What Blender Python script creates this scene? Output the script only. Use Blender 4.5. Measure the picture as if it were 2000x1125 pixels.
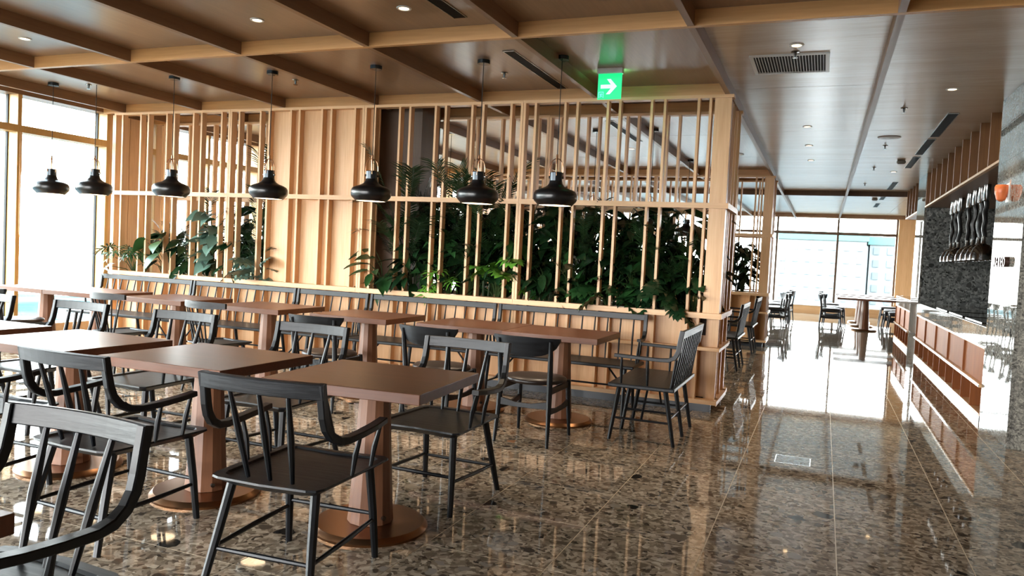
import bpy, bmesh, math, random
from mathutils import Vector, Matrix
PI = math.pi
rnd = random.Random(7)
for o in list(bpy.data.objects): bpy.data.objects.remove(o)
C = bpy.context.scene.collection
SC = bpy.context.scene

# ------------------------------------------------------------------ camera, world, light, exposure
CAM_H = 1.37
yaw, pitch, roll, FPX = -0.382571595, -0.0435774093, 0.0496468358, 1506.2599
fw = Vector((math.sin(yaw)*math.cos(pitch), math.cos(yaw)*math.cos(pitch), math.sin(pitch)))
rt0 = Vector((math.cos(yaw), -math.sin(yaw), 0)); up0 = rt0.cross(fw)
rt = rt0*math.cos(roll)+up0*math.sin(roll); up = up0*math.cos(roll)-rt0*math.sin(roll)
cd = bpy.data.cameras.new('camera'); cam = bpy.data.objects.new('camera', cd); C.objects.link(cam)
cam.matrix_world = Matrix(((rt.x, up.x, -fw.x, 0), (rt.y, up.y, -fw.y, 0), (rt.z, up.z, -fw.z, CAM_H), (0, 0, 0, 1)))
cd.sensor_width = 36; cd.lens = FPX/2000*36; cd.clip_end = 500
SC.camera = cam
SC.view_settings.view_transform = 'Standard'; SC.view_settings.look = 'None'
SC.view_settings.gamma = 1; SC.view_settings.use_curve_mapping = False
SC.view_settings.exposure = 1.15

W = bpy.data.worlds.new('sky'); SC.world = W; W.use_nodes = True
wn = W.node_tree.nodes; wl = W.node_tree.links; wn.clear()
wo = wn.new('ShaderNodeOutputWorld'); wb = wn.new('ShaderNodeBackground')
tc = wn.new('ShaderNodeTexCoord'); sx = wn.new('ShaderNodeSeparateXYZ'); cr = wn.new('ShaderNodeValToRGB')
wl.new(tc.outputs['Generated'], sx.inputs[0]); wl.new(sx.outputs['Z'], cr.inputs[0]); wl.new(cr.outputs[0], wb.inputs[0])
cr.color_ramp.elements[0].position = 0.0; cr.color_ramp.elements[0].color = (1, .975, .94, 1)
cr.color_ramp.elements[1].position = 0.75; cr.color_ramp.elements[1].color = (.66, .84, 1, 1)
e_ = cr.color_ramp.elements.new(.2); e_.color = (.95, .97, 1, 1)
wb.inputs['Strength'].default_value = 13
wl.new(wb.outputs[0], wo.inputs[0])

def portal(name, loc, rot, sx_, sy_):
    l = bpy.data.lights.new(name, 'AREA'); l.shape = 'RECTANGLE'; l.size = sx_; l.size_y = sy_
    l.cycles.is_portal = True
    o = bpy.data.objects.new(name, l); C.objects.link(o); o.location = loc; o.rotation_euler = rot
portal('sky_portal', (-8.98, 1.25, 1.6), (0, -PI/2, 0), 2.7, 12.3)
portal('sky_portal', (-8.98, 17.3, 1.6), (0, -PI/2, 0), 2.7, 16.6)
portal('sky_portal', (-3.4, 25.8, 1.6), (-PI/2, 0, 0), 16, 2.8)
portal('sky_portal', (-5.1, -5.1, 1.6), (PI/2, 0, 0), 7.2, 2.8)

# ------------------------------------------------------------------ materials
def lin(h):
    r = [int(h[i:i+2], 16)/255 for i in (0, 2, 4)]
    return tuple((c/12.92 if c <= .04045 else ((c+.055)/1.055)**2.4) for c in r)+(1,)
def newmat(name):
    m = bpy.data.materials.new(name); m.use_nodes = True
    n = m.node_tree.nodes; l = m.node_tree.links
    return m, n, l, n['Principled BSDF']
def plain(name, col, rough=.5, metal=0, spec=.5, emit=None, es=0, coat=0):
    m, n, l, b = newmat(name)
    b.inputs['Base Color'].default_value = lin(col); b.inputs['Roughness'].default_value = rough
    b.inputs['Metallic'].default_value = metal; b.inputs['Specular IOR Level'].default_value = spec
    b.inputs['Coat Weight'].default_value = coat; b.inputs['Coat Roughness'].default_value = .08
    # faint mottling so no surface is dead flat
    nz = n.new('ShaderNodeTexNoise'); nz.inputs['Scale'].default_value = 30; nz.inputs['Detail'].default_value = 3
    t = n.new('ShaderNodeTexCoord'); l.new(t.outputs['Object'], nz.inputs['Vector'])
    mr = n.new('ShaderNodeMapRange'); l.new(nz.outputs[0], mr.inputs['Value'])
    mr.inputs['To Min'].default_value = max(0, rough-.012); mr.inputs['To Max'].default_value = rough+.015
    l.new(mr.outputs[0], b.inputs['Roughness'])
    if emit:
        b.inputs['Emission Color'].default_value = lin(emit); b.inputs['Emission Strength'].default_value = es
    return m
def wood(name, c1, c2, axis='Z', rough=.45, bump=.05, fine=60, spec=.5, contrast=1.0, coords='Object', bands=4):
    m, n, l, b = newmat(name)
    t = n.new('ShaderNodeTexCoord'); g = n.new('ShaderNodeNewGeometry')
    oi = n.new('ShaderNodeObjectInfo')
    mp = n.new('ShaderNodeMapping'); ad = n.new('ShaderNodeVectorMath'); ad.operation = 'ADD'
    l.new(t.outputs['Object'] if coords == 'Object' else g.outputs['Position'], ad.inputs[0])
    sc = n.new('ShaderNodeMath'); sc.operation = 'MULTIPLY'; sc.inputs[1].default_value = 13.7
    l.new(oi.outputs['Random'], sc.inputs[0]); l.new(sc.outputs[0], ad.inputs[1])
    l.new(ad.outputs[0], mp.inputs['Vector'])
    s = {'X': (.05, 1, 1), 'Y': (1, .05, 1), 'Z': (1, 1, .05)}[axis]
    mp.inputs['Scale'].default_value = s
    n1 = n.new('ShaderNodeTexNoise'); n1.inputs['Scale'].default_value = fine; n1.inputs['Detail'].default_value = 5
    n2 = n.new('ShaderNodeTexNoise'); n2.inputs['Scale'].default_value = bands; n2.inputs['Detail'].default_value = 2
    n2.inputs['Distortion'].default_value = 1.2
    l.new(mp.outputs[0], n1.inputs['Vector']); l.new(mp.outputs[0], n2.inputs['Vector'])
    mx = n.new('ShaderNodeMath'); mx.operation = 'ADD'
    a = n.new('ShaderNodeMath'); a.operation = 'MULTIPLY'; a.inputs[1].default_value = .55*contrast; l.new(n1.outputs[0], a.inputs[0])
    bb = n.new('ShaderNodeMath'); bb.operation = 'MULTIPLY'; bb.inputs[1].default_value = .45; l.new(n2.outputs[0], bb.inputs[0])
    l.new(a.outputs[0], mx.inputs[0]); l.new(bb.outputs[0], mx.inputs[1])
    cr = n.new('ShaderNodeValToRGB'); cr.color_ramp.elements[0].color = lin(c1); cr.color_ramp.elements[1].color = lin(c2)
    cr.color_ramp.elements[0].position = .32; cr.color_ramp.elements[1].position = .68
    l.new(mx.outputs[0], cr.inputs[0]); l.new(cr.outputs[0], b.inputs['Base Color'])
    b.inputs['Roughness'].default_value = rough; b.inputs['Specular IOR Level'].default_value = spec
    if bump:
        bp = n.new('ShaderNodeBump'); bp.inputs['Strength'].default_value = bump; bp.inputs['Distance'].default_value = .004
        l.new(n1.outputs[0], bp.inputs['Height']); l.new(bp.outputs[0], b.inputs['Normal'])
    return m
def terrazzo(name, cols, s1=16, s2=5.5, rough=.03, dark='2a2724', coat=0, big=.80, shift=0, bump=0, joints=False, spec=.5, mapping=(1, 1, 1)):
    m, n, l, b = newmat(name)
    g = n.new('ShaderNodeNewGeometry'); oi = n.new('ShaderNodeObjectInfo')
    mul = n.new('ShaderNodeMath'); mul.operation = 'MULTIPLY'; mul.inputs[1].default_value = shift; l.new(oi.outputs['Random'], mul.inputs[0])
    ad = n.new('ShaderNodeVectorMath'); ad.operation = 'ADD'; l.new(g.outputs['Position'], ad.inputs[0]); l.new(mul.outputs[0], ad.inputs[1])
    mp = n.new('ShaderNodeMapping'); mp.inputs['Scale'].default_value = mapping; l.new(ad.outputs[0], mp.inputs['Vector'])
    nz = n.new('ShaderNodeTexNoise'); nz.inputs['Scale'].default_value = 9; nz.inputs['Detail'].default_value = 3; l.new(mp.outputs[0], nz.inputs['Vector'])
    sb = n.new('ShaderNodeVectorMath'); sb.operation = 'SCALE'; sb.inputs['Scale'].default_value = .10; l.new(nz.outputs['Color'], sb.inputs[0])
    wv = n.new('ShaderNodeVectorMath'); wv.operation = 'ADD'; l.new(mp.outputs[0], wv.inputs[0]); l.new(sb.outputs[0], wv.inputs[1])
    def ramp(src, pts):
        r = n.new('ShaderNodeValToRGB'); e = r.color_ramp.elements
        while len(e) < len(pts): e.new(.5)
        for i, (p, c) in enumerate(pts): e[i].position = p; e[i].color = lin(c) if isinstance(c, str) else (c, c, c, 1)
        l.new(src, r.inputs[0]); return r
    # matrix of fine crumbs
    v0 = n.new('ShaderNodeTexVoronoi'); v0.inputs['Scale'].default_value = s1*4.2; l.new(wv.outputs[0], v0.inputs['Vector'])
    s0 = n.new('ShaderNodeSeparateColor'); l.new(v0.outputs['Color'], s0.inputs[0])
    r0 = ramp(s0.outputs[0], [(0, cols[4]), (.12, cols[2]), (.35, cols[1]), (.7, cols[0]), (1, cols[3])])
    # middling chips
    v1 = n.new('ShaderNodeTexVoronoi'); v1.inputs['Scale'].default_value = s1; l.new(wv.outputs[0], v1.inputs['Vector'])
    s1n = n.new('ShaderNodeSeparateColor'); l.new(v1.outputs['Color'], s1n.inputs[0])
    r1 = ramp(s1n.outputs[1], [(0, cols[4]), (.35, cols[2]), (.5, cols[4]), (.75, cols[1]), (.95, cols[5])])
    m1 = ramp(v1.outputs['Distance'], [(.30, 1.0), (.36, 0.0)])
    pk = ramp(s1n.outputs[0], [(.58, 0.0), (.62, 1.0)])
    mm = n.new('ShaderNodeMath'); mm.operation = 'MULTIPLY'; l.new(m1.outputs[0], mm.inputs[0]); l.new(pk.outputs[0], mm.inputs[1])
    x1 = n.new('ShaderNodeMix'); x1.data_type = 'RGBA'; l.new(mm.outputs[0], x1.inputs['Factor']); l.new(r0.outputs[0], x1.inputs['A']); l.new(r1.outputs[0], x1.inputs['B'])
    # large dark pebbles
    v2 = n.new('ShaderNodeTexVoronoi'); v2.inputs['Scale'].default_value = s2; l.new(wv.outputs[0], v2.inputs['Vector'])
    s2n = n.new('ShaderNodeSeparateColor'); l.new(v2.outputs['Color'], s2n.inputs[0])
    m2 = ramp(v2.outputs['Distance'], [(.26, 1.0), (.29, 0.0)])
    p2 = ramp(s2n.outputs[2], [(big, 0.0), (big+.02, 1.0)])
    mm2 = n.new('ShaderNodeMath'); mm2.operation = 'MULTIPLY'; l.new(m2.outputs[0], mm2.inputs[0]); l.new(p2.outputs[0], mm2.inputs[1])
    r2 = ramp(s2n.outputs[0], [(0, dark), (.55, dark), (.75, cols[1]), (.97, cols[0]), (.985, 'c98a5c')])
    x2 = n.new('ShaderNodeMix'); x2.data_type = 'RGBA'; l.new(mm2.outputs[0], x2.inputs['Factor']); l.new(x1.outputs['Result'], x2.inputs['A']); l.new(r2.outputs[0], x2.inputs['B'])
    # cloudy variation
    n3 = n.new('ShaderNodeTexNoise'); n3.inputs['Scale'].default_value = 1.6; n3.inputs['Detail'].default_value = 4; l.new(mp.outputs[0], n3.inputs['Vector'])
    r3 = ramp(n3.outputs[0], [(.3, .72), (.7, 1.0)])
    x3 = n.new('ShaderNodeMix'); x3.data_type = 'RGBA'; x3.blend_type = 'MULTIPLY'; x3.inputs['Factor'].default_value = 1
    l.new(x2.outputs['Result'], x3.inputs['A']); l.new(r3.outputs[0], x3.inputs['B'])
    last = x3.outputs['Result']
    if joints:
        sp = n.new('ShaderNodeSeparateXYZ'); l.new(g.outputs['Position'], sp.inputs[0])
        outs = []
        for ax, off, step in ((0, .14, .595), (1, 3.76, .6)):
            a1 = n.new('ShaderNodeMath'); a1.operation = 'SUBTRACT'; a1.inputs[1].default_value = off; l.new(sp.outputs[ax], a1.inputs[0])
            a2 = n.new('ShaderNodeMath'); a2.operation = 'PINGPONG'; a2.inputs[1].default_value = step/2; l.new(a1.outputs[0], a2.inputs[0])
            a3 = n.new('ShaderNodeMath'); a3.operation = 'LESS_THAN'; a3.inputs[1].default_value = .0022; l.new(a2.outputs[0], a3.inputs[0]); outs.append(a3)
        mxx = n.new('ShaderNodeMath'); mxx.operation = 'MAXIMUM'; l.new(outs[0].outputs[0], mxx.inputs[0]); l.new(outs[1].outputs[0], mxx.inputs[1])
        x4 = n.new('ShaderNodeMix'); x4.data_type = 'RGBA'; l.new(mxx.outputs[0], x4.inputs['Factor']); l.new(last, x4.inputs['A']); x4.inputs['B'].default_value = lin('a89a86')
        last = x4.outputs['Result']
    l.new(last, b.inputs['Base Color'])
    b.inputs['Roughness'].default_value = rough; b.inputs['Specular IOR Level'].default_value = spec
    b.inputs['Coat Weight'].default_value = coat; b.inputs['Coat Roughness'].default_value = .02
    if bump:
        bp = n.new('ShaderNodeBump'); bp.inputs['Strength'].default_value = bump; bp.inputs['Distance'].default_value = .005
        l.new(v0.outputs['Distance'], bp.inputs['Height']); l.new(bp.outputs[0], b.inputs['Normal'])
    return m

OAK_Z = wood('oak_upright', 'c79a6c', 'dcb387', 'Z', .42)
OAK_X = wood('oak_lengthwise', 'c79a6c', 'dcb387', 'X', .42)
OAK_Y = wood('oak_crosswise', 'c79a6c', 'dcb387', 'Y', .42)
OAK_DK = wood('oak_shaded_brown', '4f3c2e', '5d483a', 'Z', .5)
WALNUT_SLAT = wood('walnut_fin', '7c5638', '94683f', 'Z', .4)
BEAM_LIT_X = wood('beam_oak_lit', 'b98752', 'cf9c66', 'X', .4)  # paler copy of the beam oak: light on viewer-facing sides put into colour
BEAM_SHADE_Y = wood('beam_oak_shaded', '7d5c42', '8e6b4e', 'Y', .4)  # darker copy of the same oak: shade on sides turned from the light
CEIL = wood('ceiling_veneer', '785a42', '8e6d50', 'Y', .29, bump=.03, coords='Position', spec=.8)
CEIL_LIT = wood('ceiling_veneer_lit', 'bba58e', 'd0bda6', 'X', .27, bump=.05, fine=90, coords='Position', spec=.75)  # same veneer coloured paler to stand for window light bounced off the floor
FIN = wood('counter_walnut', '7d4a28', '985c32', 'Z', .6, spec=.2)
TABLE = wood('table_top_brown', '54321f', '6b4029', 'X', .33, bump=.02, spec=.36)
TEDGE = TABLE
TLEG = wood('table_leg_brown', '6c4630', '875b40', 'Z', .4, bump=.03)
BRONZE = plain('bronze_metal', '9a7252', .30, 1)
CHROME = plain('polished_chrome', '7c7c7c', .14, 1)
STEEL = plain('brushed_steel', '9a9a9a', .25, 1)
BLACKW = wood('black_ash', '060709', '1a1c1f', 'X', .38, bump=.35, fine=45, contrast=1.3, spec=.30, bands=9)
BLACKZ = wood('black_ash_upright', '060709', '14161a', 'Z', .36, bump=.12, fine=45, spec=.34)
LEATHER = plain('dark_brown_leather', '241a16', .38, 0, .5)
LAMPB = plain('lamp_black_satin', '0d0e10', .28, 0, .6)
LAMPG = plain('lamp_grey_neck', '3a4045', .22, .8)
COPPER = plain('copper_rod', 'c09070', .18, 1)
GLOW = plain('lamp_glow', 'fff0da', .5, emit='ffdcb0', es=3.5)
DLGLOW = plain('downlight_glow', 'fff0da', .5, emit='ffd9a8', es=7)
WHITEP = plain('white_paint', 'dcdcda', .4)
GREYP = plain('grey_plastic', '8d8a84', .5)
DARK = plain('dark_void', '0a0a0a', .7)
PLINTH = plain('dark_plinth', '2d3136', .35)
GROUT = plain('pale_grout', 'd8c8aa', .5)
GOLDF = wood('gold_window_frame', 'b58a4c', 'c49a5c', 'Z', .4)
SOIL = plain('dark_soil', '1d1611', .9)
FC = ['ae9d88', '8d7d69', '716353', 'cdbda6', '453c34', '9c9286']
FLOORM = terrazzo('terrazzo_floor', FC, s1=11, s2=5.5, big=.76, shift=17, rough=.035)
FLOORJ = terrazzo('terrazzo_floor_far', FC, s1=11, s2=5.5, big=.76, joints=True, rough=.035)
ROUGHT = terrazzo('terrazzo_honed_grey', ['8f8c82', '7a776e', '65625b', 'aaa698', '4c4a46', '9a958a'], rough=.5, bump=.3, s1=20, s2=8)
POLT = terrazzo('terrazzo_polished_grey', ['85837c', '6e6c66', '5a5853', '9c998f', '45433f', '8a867c'], rough=.015, s1=20, s2=8, spec=.3, coat=0)
DARKT = terrazzo('terrazzo_dark_grey', ['7c7f7e', '666968', '525554', '9a9c9a', '2a2b2b', '808381'], rough=.12, s1=9, s2=5, dark='1d1d1d')
PALEST = terrazzo('stone_slab_pale', ['a8a39a', '918c84', '7d7871', 'c0bbb0', '6a655f', 'a09a90'], rough=.03, s1=20, s2=8, spec=.9)

def glassmat():
    m = bpy.data.materials.new('window_glass'); m.use_nodes = True
    n = m.node_tree.nodes; l = m.node_tree.links; n.clear()
    o = n.new('ShaderNodeOutputMaterial'); t = n.new('ShaderNodeBsdfTransparent'); g = n.new('ShaderNodeBsdfGlossy')
    f = n.new('ShaderNodeFresnel'); x = n.new('ShaderNodeMixShader'); t.inputs[0].default_value = (.93, .97, .97, 1)
    g.inputs['Roughness'].default_value = .01; f.inputs[0].default_value = 1.45
    gg = n.new('ShaderNodeNewGeometry'); iv = n.new('ShaderNodeMath'); iv.operation = 'SUBTRACT'; iv.inputs[0].default_value = 1; l.new(gg.outputs['Backfacing'], iv.inputs[1])
    ml = n.new('ShaderNodeMath'); ml.operation = 'MULTIPLY'; l.new(iv.outputs[0], ml.inputs[0]); l.new(f.outputs[0], ml.inputs[1])
    l.new(ml.outputs[0], x.inputs[0]); l.new(t.outputs[0], x.inputs[1]); l.new(g.outputs[0], x.inputs[2]); l.new(x.outputs[0], o.inputs[0])
    return m
GLASS = glassmat()
def leafmat(name, c1, c2, rough=.32):
    m, n, l, b = newmat(name)
    oi = n.new('ShaderNodeObjectInfo'); cr = n.new('ShaderNodeValToRGB')
    cr.color_ramp.elements[0].color = lin(c1); cr.color_ramp.elements[1].color = lin(c2)
    nz = n.new('ShaderNodeTexNoise'); nz.inputs['Scale'].default_value = 8
    t = n.new('ShaderNodeTexCoord'); l.new(t.outputs['Object'], nz.inputs['Vector'])
    a = n.new('ShaderNodeMath'); a.operation = 'ADD'; a2 = n.new('ShaderNodeMath'); a2.operation = 'MULTIPLY'; a2.inputs[1].default_value = .5
    l.new(nz.outputs[0], a.inputs[0]); l.new(oi.outputs['Random'], a.inputs[1]); l.new(a.outputs[0], a2.inputs[0]); l.new(a2.outputs[0], cr.inputs[0])
    l.new(cr.outputs[0], b.inputs['Base Color']); b.inputs['Roughness'].default_value = rough
    b.inputs['Transmission Weight'].default_value = 0
    return m
PALMG = leafmat('palm_green', '0e1c0e', '223b1c')
LEAFG = leafmat('leaf_green', '14301a', '2f5a2b')
LEAFD = leafmat('leaf_dark_green', '0d1f12', '1d3a1e', .25)
LEAFB = leafmat('leaf_bright_green', '3f7a26', '6ea63c')
LEAFS = leafmat('leaf_silver_green', '48665a', '6f8d80', .3)
STEMG = plain('stem_green', '2f4420', .5)

# ------------------------------------------------------------------ mesh helpers
class MB:
    def __init__(s): s.v = []; s.f = []
    def add(s, vs, fs):
        k = len(s.v); s.v += [tuple(v) for v in vs]; s.f += [tuple(i+k for i in f) for f in fs]; return s
    def box(s, x0, x1, y0, y1, z0, z1):
        return s.add([(x0,y0,z0),(x1,y0,z0),(x1,y1,z0),(x0,y1,z0),(x0,y0,z1),(x1,y0,z1),(x1,y1,z1),(x0,y1,z1)],
                     [(0,3,2,1),(4,5,6,7),(0,1,5,4),(1,2,6,5),(2,3,7,6),(3,0,4,7)])
    def rings(s, rs, cap=True, closed=True):
        n = len(rs[0]); vs = [p for r in rs for p in r]; fs = []
        for i in range(len(rs)-1):
            for j in range(n if closed else n-1):
                a = i*n+j; b = i*n+(j+1) % n; fs.append((a, b, b+n, a+n))
        if cap: fs.append(tuple(range(n-1, -1, -1))); fs.append(tuple((len(rs)-1)*n+j for j in range(n)))
        return s.add(vs, fs)
    def tube(s, path, rad, n=8):
        path = [Vector(p) for p in path]
        if not hasattr(rad, '__len__'): rad = [rad]*len(path)
        rs = []; prev = None
        for i, p in enumerate(path):
            t = (path[min(i+1, len(path)-1)]-path[max(i-1, 0)]).normalized()
            a = prev if prev else (Vector((0, 0, 1)) if abs(t.z) < .9 else Vector((1, 0, 0)))
            u = (a-t*a.dot(t)).normalized(); w = t.cross(u); prev = u
            rs.append([p+(u*math.cos(k*2*PI/n)+w*math.sin(k*2*PI/n))*rad[i] for k in range(n)])
        return s.rings(rs)
    def strap(s, path, side, wd, th):
        # rectangular section swept along path; side = constant-ish width vector
        path = [Vector(p) for p in path]; rs = []
        for i, p in enumerate(path):
            t = (path[min(i+1, len(path)-1)]-path[max(i-1, 0)]).normalized()
            sv = Vector(side); sv = (sv-t*sv.dot(t)).normalized(); nv = t.cross(sv)
            w = (wd[i] if hasattr(wd, '__len__') else wd)/2; h = (th[i] if hasattr(th, '__len__') else th)/2
            c = min(w, h)*.25
            rs.append([p+sv*a+nv*b for a, b in ((-w+c,-h),(w-c,-h),(w,-h+c),(w,h-c),(w-c,h),(-w+c,h),(-w,h-c),(-w,-h+c))])
        return s.rings(rs)
    def lathe(s, prof, c=(0, 0, 0), n=32, cap=True):
        rs = [[(c[0]+r*math.cos(k*2*PI/n), c[1]+r*math.sin(k*2*PI/n), c[2]+z) for k in range(n)] for r, z in prof]
        return s.rings(rs, cap)
    def build(s, name, mat, parent=None, smooth=False, bevel=0):
        me = bpy.data.meshes.new(name); me.from_pydata(s.v, [], s.f); me.update()
        bm = bmesh.new(); bm.from_mesh(me); bmesh.ops.recalc_face_normals(bm, faces=bm.faces); bm.to_mesh(me); bm.free()
        if smooth:
            me.shade_smooth() if hasattr(me, 'shade_smooth') else [setattr(p, 'use_smooth', True) for p in me.polygons]
            if smooth != 'all':
                try: me.set_sharp_from_angle(angle=math.radians(38))
                except Exception: pass
        me.materials.append(mat)
        o = bpy.data.objects.new(name, me); C.objects.link(o)
        if parent: o.parent = parent
        if bevel:
            b = o.modifiers.new('bevel', 'BEVEL'); b.width = bevel; b.segments = 2; b.limit_method = 'ANGLE'
        return o
def box(name, mat, x0, x1, y0, y1, z0, z1, parent=None, bevel=0):
    # origin at the box centre so textures differ with place
    cx, cy, cz = (x0+x1)/2, (y0+y1)/2, (z0+z1)/2
    o = MB().box(x0-cx, x1-cx, y0-cy, y1-cy, z0-cz, z1-cz).build(name, mat, parent, bevel=bevel)
    o.location = (cx, cy, cz)
    if parent is not None: o.location = Vector((cx, cy, cz))
    return o
def tag(o, label=None, cat=None, group=None, kind=None):
    if label: o['label'] = label
    if cat: o['category'] = cat
    if group: o['group'] = group
    if kind: o['kind'] = kind
    return o
def empty(name, loc=(0, 0, 0), rz=0, **k):
    o = bpy.data.objects.new(name, None); C.objects.link(o); o.location = loc; o.rotation_euler = (0, 0, rz)
    o.empty_display_size = .1
    return tag(o, **k)
def structure(o): o['kind'] = 'structure'; return o
KIDS = {}
def copy_tree(root, loc, rz=0, label=None, group=None, scale=None):
    def kids(o):
        if o.name not in KIDS: KIDS[o.name] = [c for c in bpy.data.objects if c.parent == o]
        return KIDS[o.name]
    def cp(o, par):
        c = o.copy(); C.objects.link(c); c.parent = par
        for k in list(kids(o)): cp(k, c)
        return c
    r = cp(root, None); r.location = loc; r.rotation_euler = (0, 0, rz)
    if scale: r.scale = scale
    if label: r['label'] = label
    if group: r['group'] = group
    return r
class Kind:
    """first use moves the prototype, later uses copy it"""
    def __init__(s, root): s.root = root; s.used = False
    def at(s, loc, rz, label, group=None, scale=None):
        if not s.used:
            s.used = True; r = s.root; KIDS[r.name] = [c for c in bpy.data.objects if c.parent == r]
            r.location = loc; r.rotation_euler = (0, 0, rz); r['label'] = label
            if group: r['group'] = group
            if scale: r.scale = scale
            return r
        r = copy_tree(s.root, loc, rz, label, group, scale or (1, 1, 1)); return r

# ------------------------------------------------------------------ floor
XL, XR, YN, YF = -8.9, 4.6, -5.0, 25.7
ZB, ZC = 2.915, 3.02
JX0, JXS, JY0, JYS = .14, .595, 3.76, .6
ix0, ix1 = -16, 3         # tile columns (cells start at JX0+ix*JXS)
iy0, iy1 = -5, 13         # tile rows
tx0, tx1 = JX0+ix0*JXS, JX0+(ix1)*JXS
ty0, ty1 = JY0+iy0*JYS, JY0+iy1*JYS
fl = MB()
fl.box(XL, tx0, YN, YF, -.05, 0); fl.box(tx1, XR, YN, YF, -.05, 0)
fl.box(tx0, tx1, YN, ty0, -.05, 0); fl.box(tx0, tx1, ty1, YF, -.05, 0)
floor = structure(fl.build('floor', FLOORJ)); floor['label'] = 'polished brown terrazzo floor'
MB().box(tx0, tx1, ty0, ty1, -.05, -.0009).build('grout_bed', GROUT, floor)
tile = MB().box(-JXS/2+.0028, JXS/2-.0028, -JYS/2+.0028, JYS/2-.0028, -.001, 0)
tm = None
for i in range(ix0, ix1):
    for j in range(iy0, iy1):
        x, y = JX0+(i+.5)*JXS, JY0+(j+.5)*JYS
        d = Vector((x, y, -CAM_H)); z = d.dot(fw)
        if z < .5: continue
        px = 1000+FPX*d.dot(rt)/z; py = 562-FPX*d.dot(up)/z
        if tm is None: o = tile.build('tile', FLOORM, floor); tm = o.data
        else: o = bpy.data.objects.new('tile', tm); C.objects.link(o); o.parent = floor
        o.location = (x, y, 0)
        if not (-500 < px < 2500 and py < 1700): # out of every view: still laid, without detail
            pass

fb = empty('floor_box', (-.122, 5.83, 0), label='small square floor box framed in metal in the corridor floor', cat='floor box')
for a in ((-.12, .12, -.12, -.112), (-.12, .12, .112, .12), (-.12, -.112, -.112, .112), (.112, .12, -.112, .112)): box('frame', STEEL, a[0], a[1], a[2], a[3], .0, .002, fb)
box('lid', DARKT, -.112, .112, -.112, .112, 0, .0012, fb)

# ------------------------------------------------------------------ ceiling
ceil = structure(MB().box(XL-.1, XR, YN, YF+.1, ZC+.012, ZC+.15).build('ceiling', CEIL)); ceil['label'] = 'coffered brown veneer ceiling'
BX = [.334-1.238*k for k in range(-3, 8)]      # beams running along Y
BXw = .045
def cpan(x0, x1, y0, y1, m): box('ceiling_panel', m, x0+.003, x1-.003, y0+.003, y1-.003, ZC, ZC+.012, ceil)
ys = [-5, -1.16, .94, 3.04, 5.14, 7.3, 8.1, 10.15, 12.2, 13.85, 14.7, 17.4, 20.0, 22.3, 24.6, 25.7]
for k in range(len(BX)-1):
    x1, x0 = BX[k], BX[k+1]
    corr = x0 > -1.0
    yy = [-5, -1.16, .94, 3.04, 5.14, 7.53, 9.94, 12.3, 14.75, 17.3, 19.7, 22.1, 24.6, 25.7] if corr else ys
    for a, b in zip(yy, yy[1:]): cpan(x0, x1, a, b, CEIL_LIT if corr and a > 5 else CEIL)
for x in BX:
    if x > 1.0: ya, yb = YN, 5.1
    else: ya, yb = YN, YF
    box('beam', BEAM_SHADE_Y, x-BXw/2, x+BXw/2, ya, yb, ZB, ZC, ceil)
for y, xa, xb in [(-1.16, XL, XR), (.94, XL, XR), (3.04, XL, XR), (5.14, XL, XR), (7.27, -8.7, -.9), (8.08, -8.7, -.9), (10.9, -8.7, -5.9),
                  (13.82, -8.7, -.9), (14.62, -8.7, -.9), (17.4, XL, 1.47), (24.6, XL, 2.4)]:
    box('beam', OAK_DK if y == 17.4 else BEAM_SHADE_Y if y == 24.6 else BEAM_LIT_X, xa, xb, y, y+.045, ZB-.001, ZC, ceil)  # far cross beams take darker oak, their backlit shade put into the colour

# ------------------------------------------------------------------ left glazed wall (x = -8.7 room face, glass at -8.88)
wl_ = empty('wall_left', kind='structure'); wl_['label'] = 'left glazed wall with gold frames'
box('dado', OAK_X, -8.95, -8.7, YN, YF, 0, .25, wl_)
box('head', BEAM_SHADE_Y, -8.95, -8.7, YN, YF, 2.93, 3.05, wl_)
box('solid_panel', OAK_Z, -8.95, -8.72, 7.38, 7.70, .25, 2.93, wl_)
box('solid_panel', OAK_Z, -8.95, -8.72, 7.71, 8.02, .25, 2.93, wl_)
box('solid_panel', OAK_Z, -8.95, -8.70, 8.13, 8.40, .25, 2.93, wl_)
mull_y = [-4.6, -3.4, -2.2, -1.0, .16, 1.36, 2.56, 3.76, 4.95, 6.14, 7.33]
w1 = empty('window_1', kind='structure'); w1['label'] = 'tall left window bays with gold mullions'
for y in mull_y: box('mullion', GOLDF, -8.92, -8.7, y, y+.05, .25, 2.93, w1)
for a, b in zip(mull_y, mull_y[1:]):
    box('transom', GOLDF, -8.9, -8.7, a+.05, b, 2.50, 2.58, w1)
    box('pane', GLASS, -8.88, -8.87, a+.05, b, .25, 2.50, w1)
    box('pane', GLASS, -8.88, -8.87, a+.05, b, 2.58, 2.93, w1)
    for yy in (a+.05, b-.012): box('gasket', DARK, -8.89, -8.855, yy, yy+.012, .25, 2.93, w1)
w2 = empty('window_2', kind='structure'); w2['label'] = 'left window bays beyond the planter screen'
my2 = [7.97, 8.12, 8.37, 9.1, 10.2, 11.4, 12.5, 13.7, 14.9, 16.1, 17.3, 18.5, 19.7, 20.9, 22.1, 23.3, 24.5, 25.65]
for y in my2: box('mullion', GOLDF, -8.92, -8.7, y, y+.05, .25, 2.93, w2)
for a, b in zip(my2, my2[1:]):
    if a == 8.12: continue
    box('transom', GOLDF, -8.9, -8.7, a+.05, b, 2.50, 2.58, w2)
    box('pane', GLASS, -8.88, -8.87, a+.05, b, .25, 2.50, w2)
    box('pane', GLASS, -8.88, -8.87, a+.05, b, 2.58, 2.93, w2)
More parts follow.
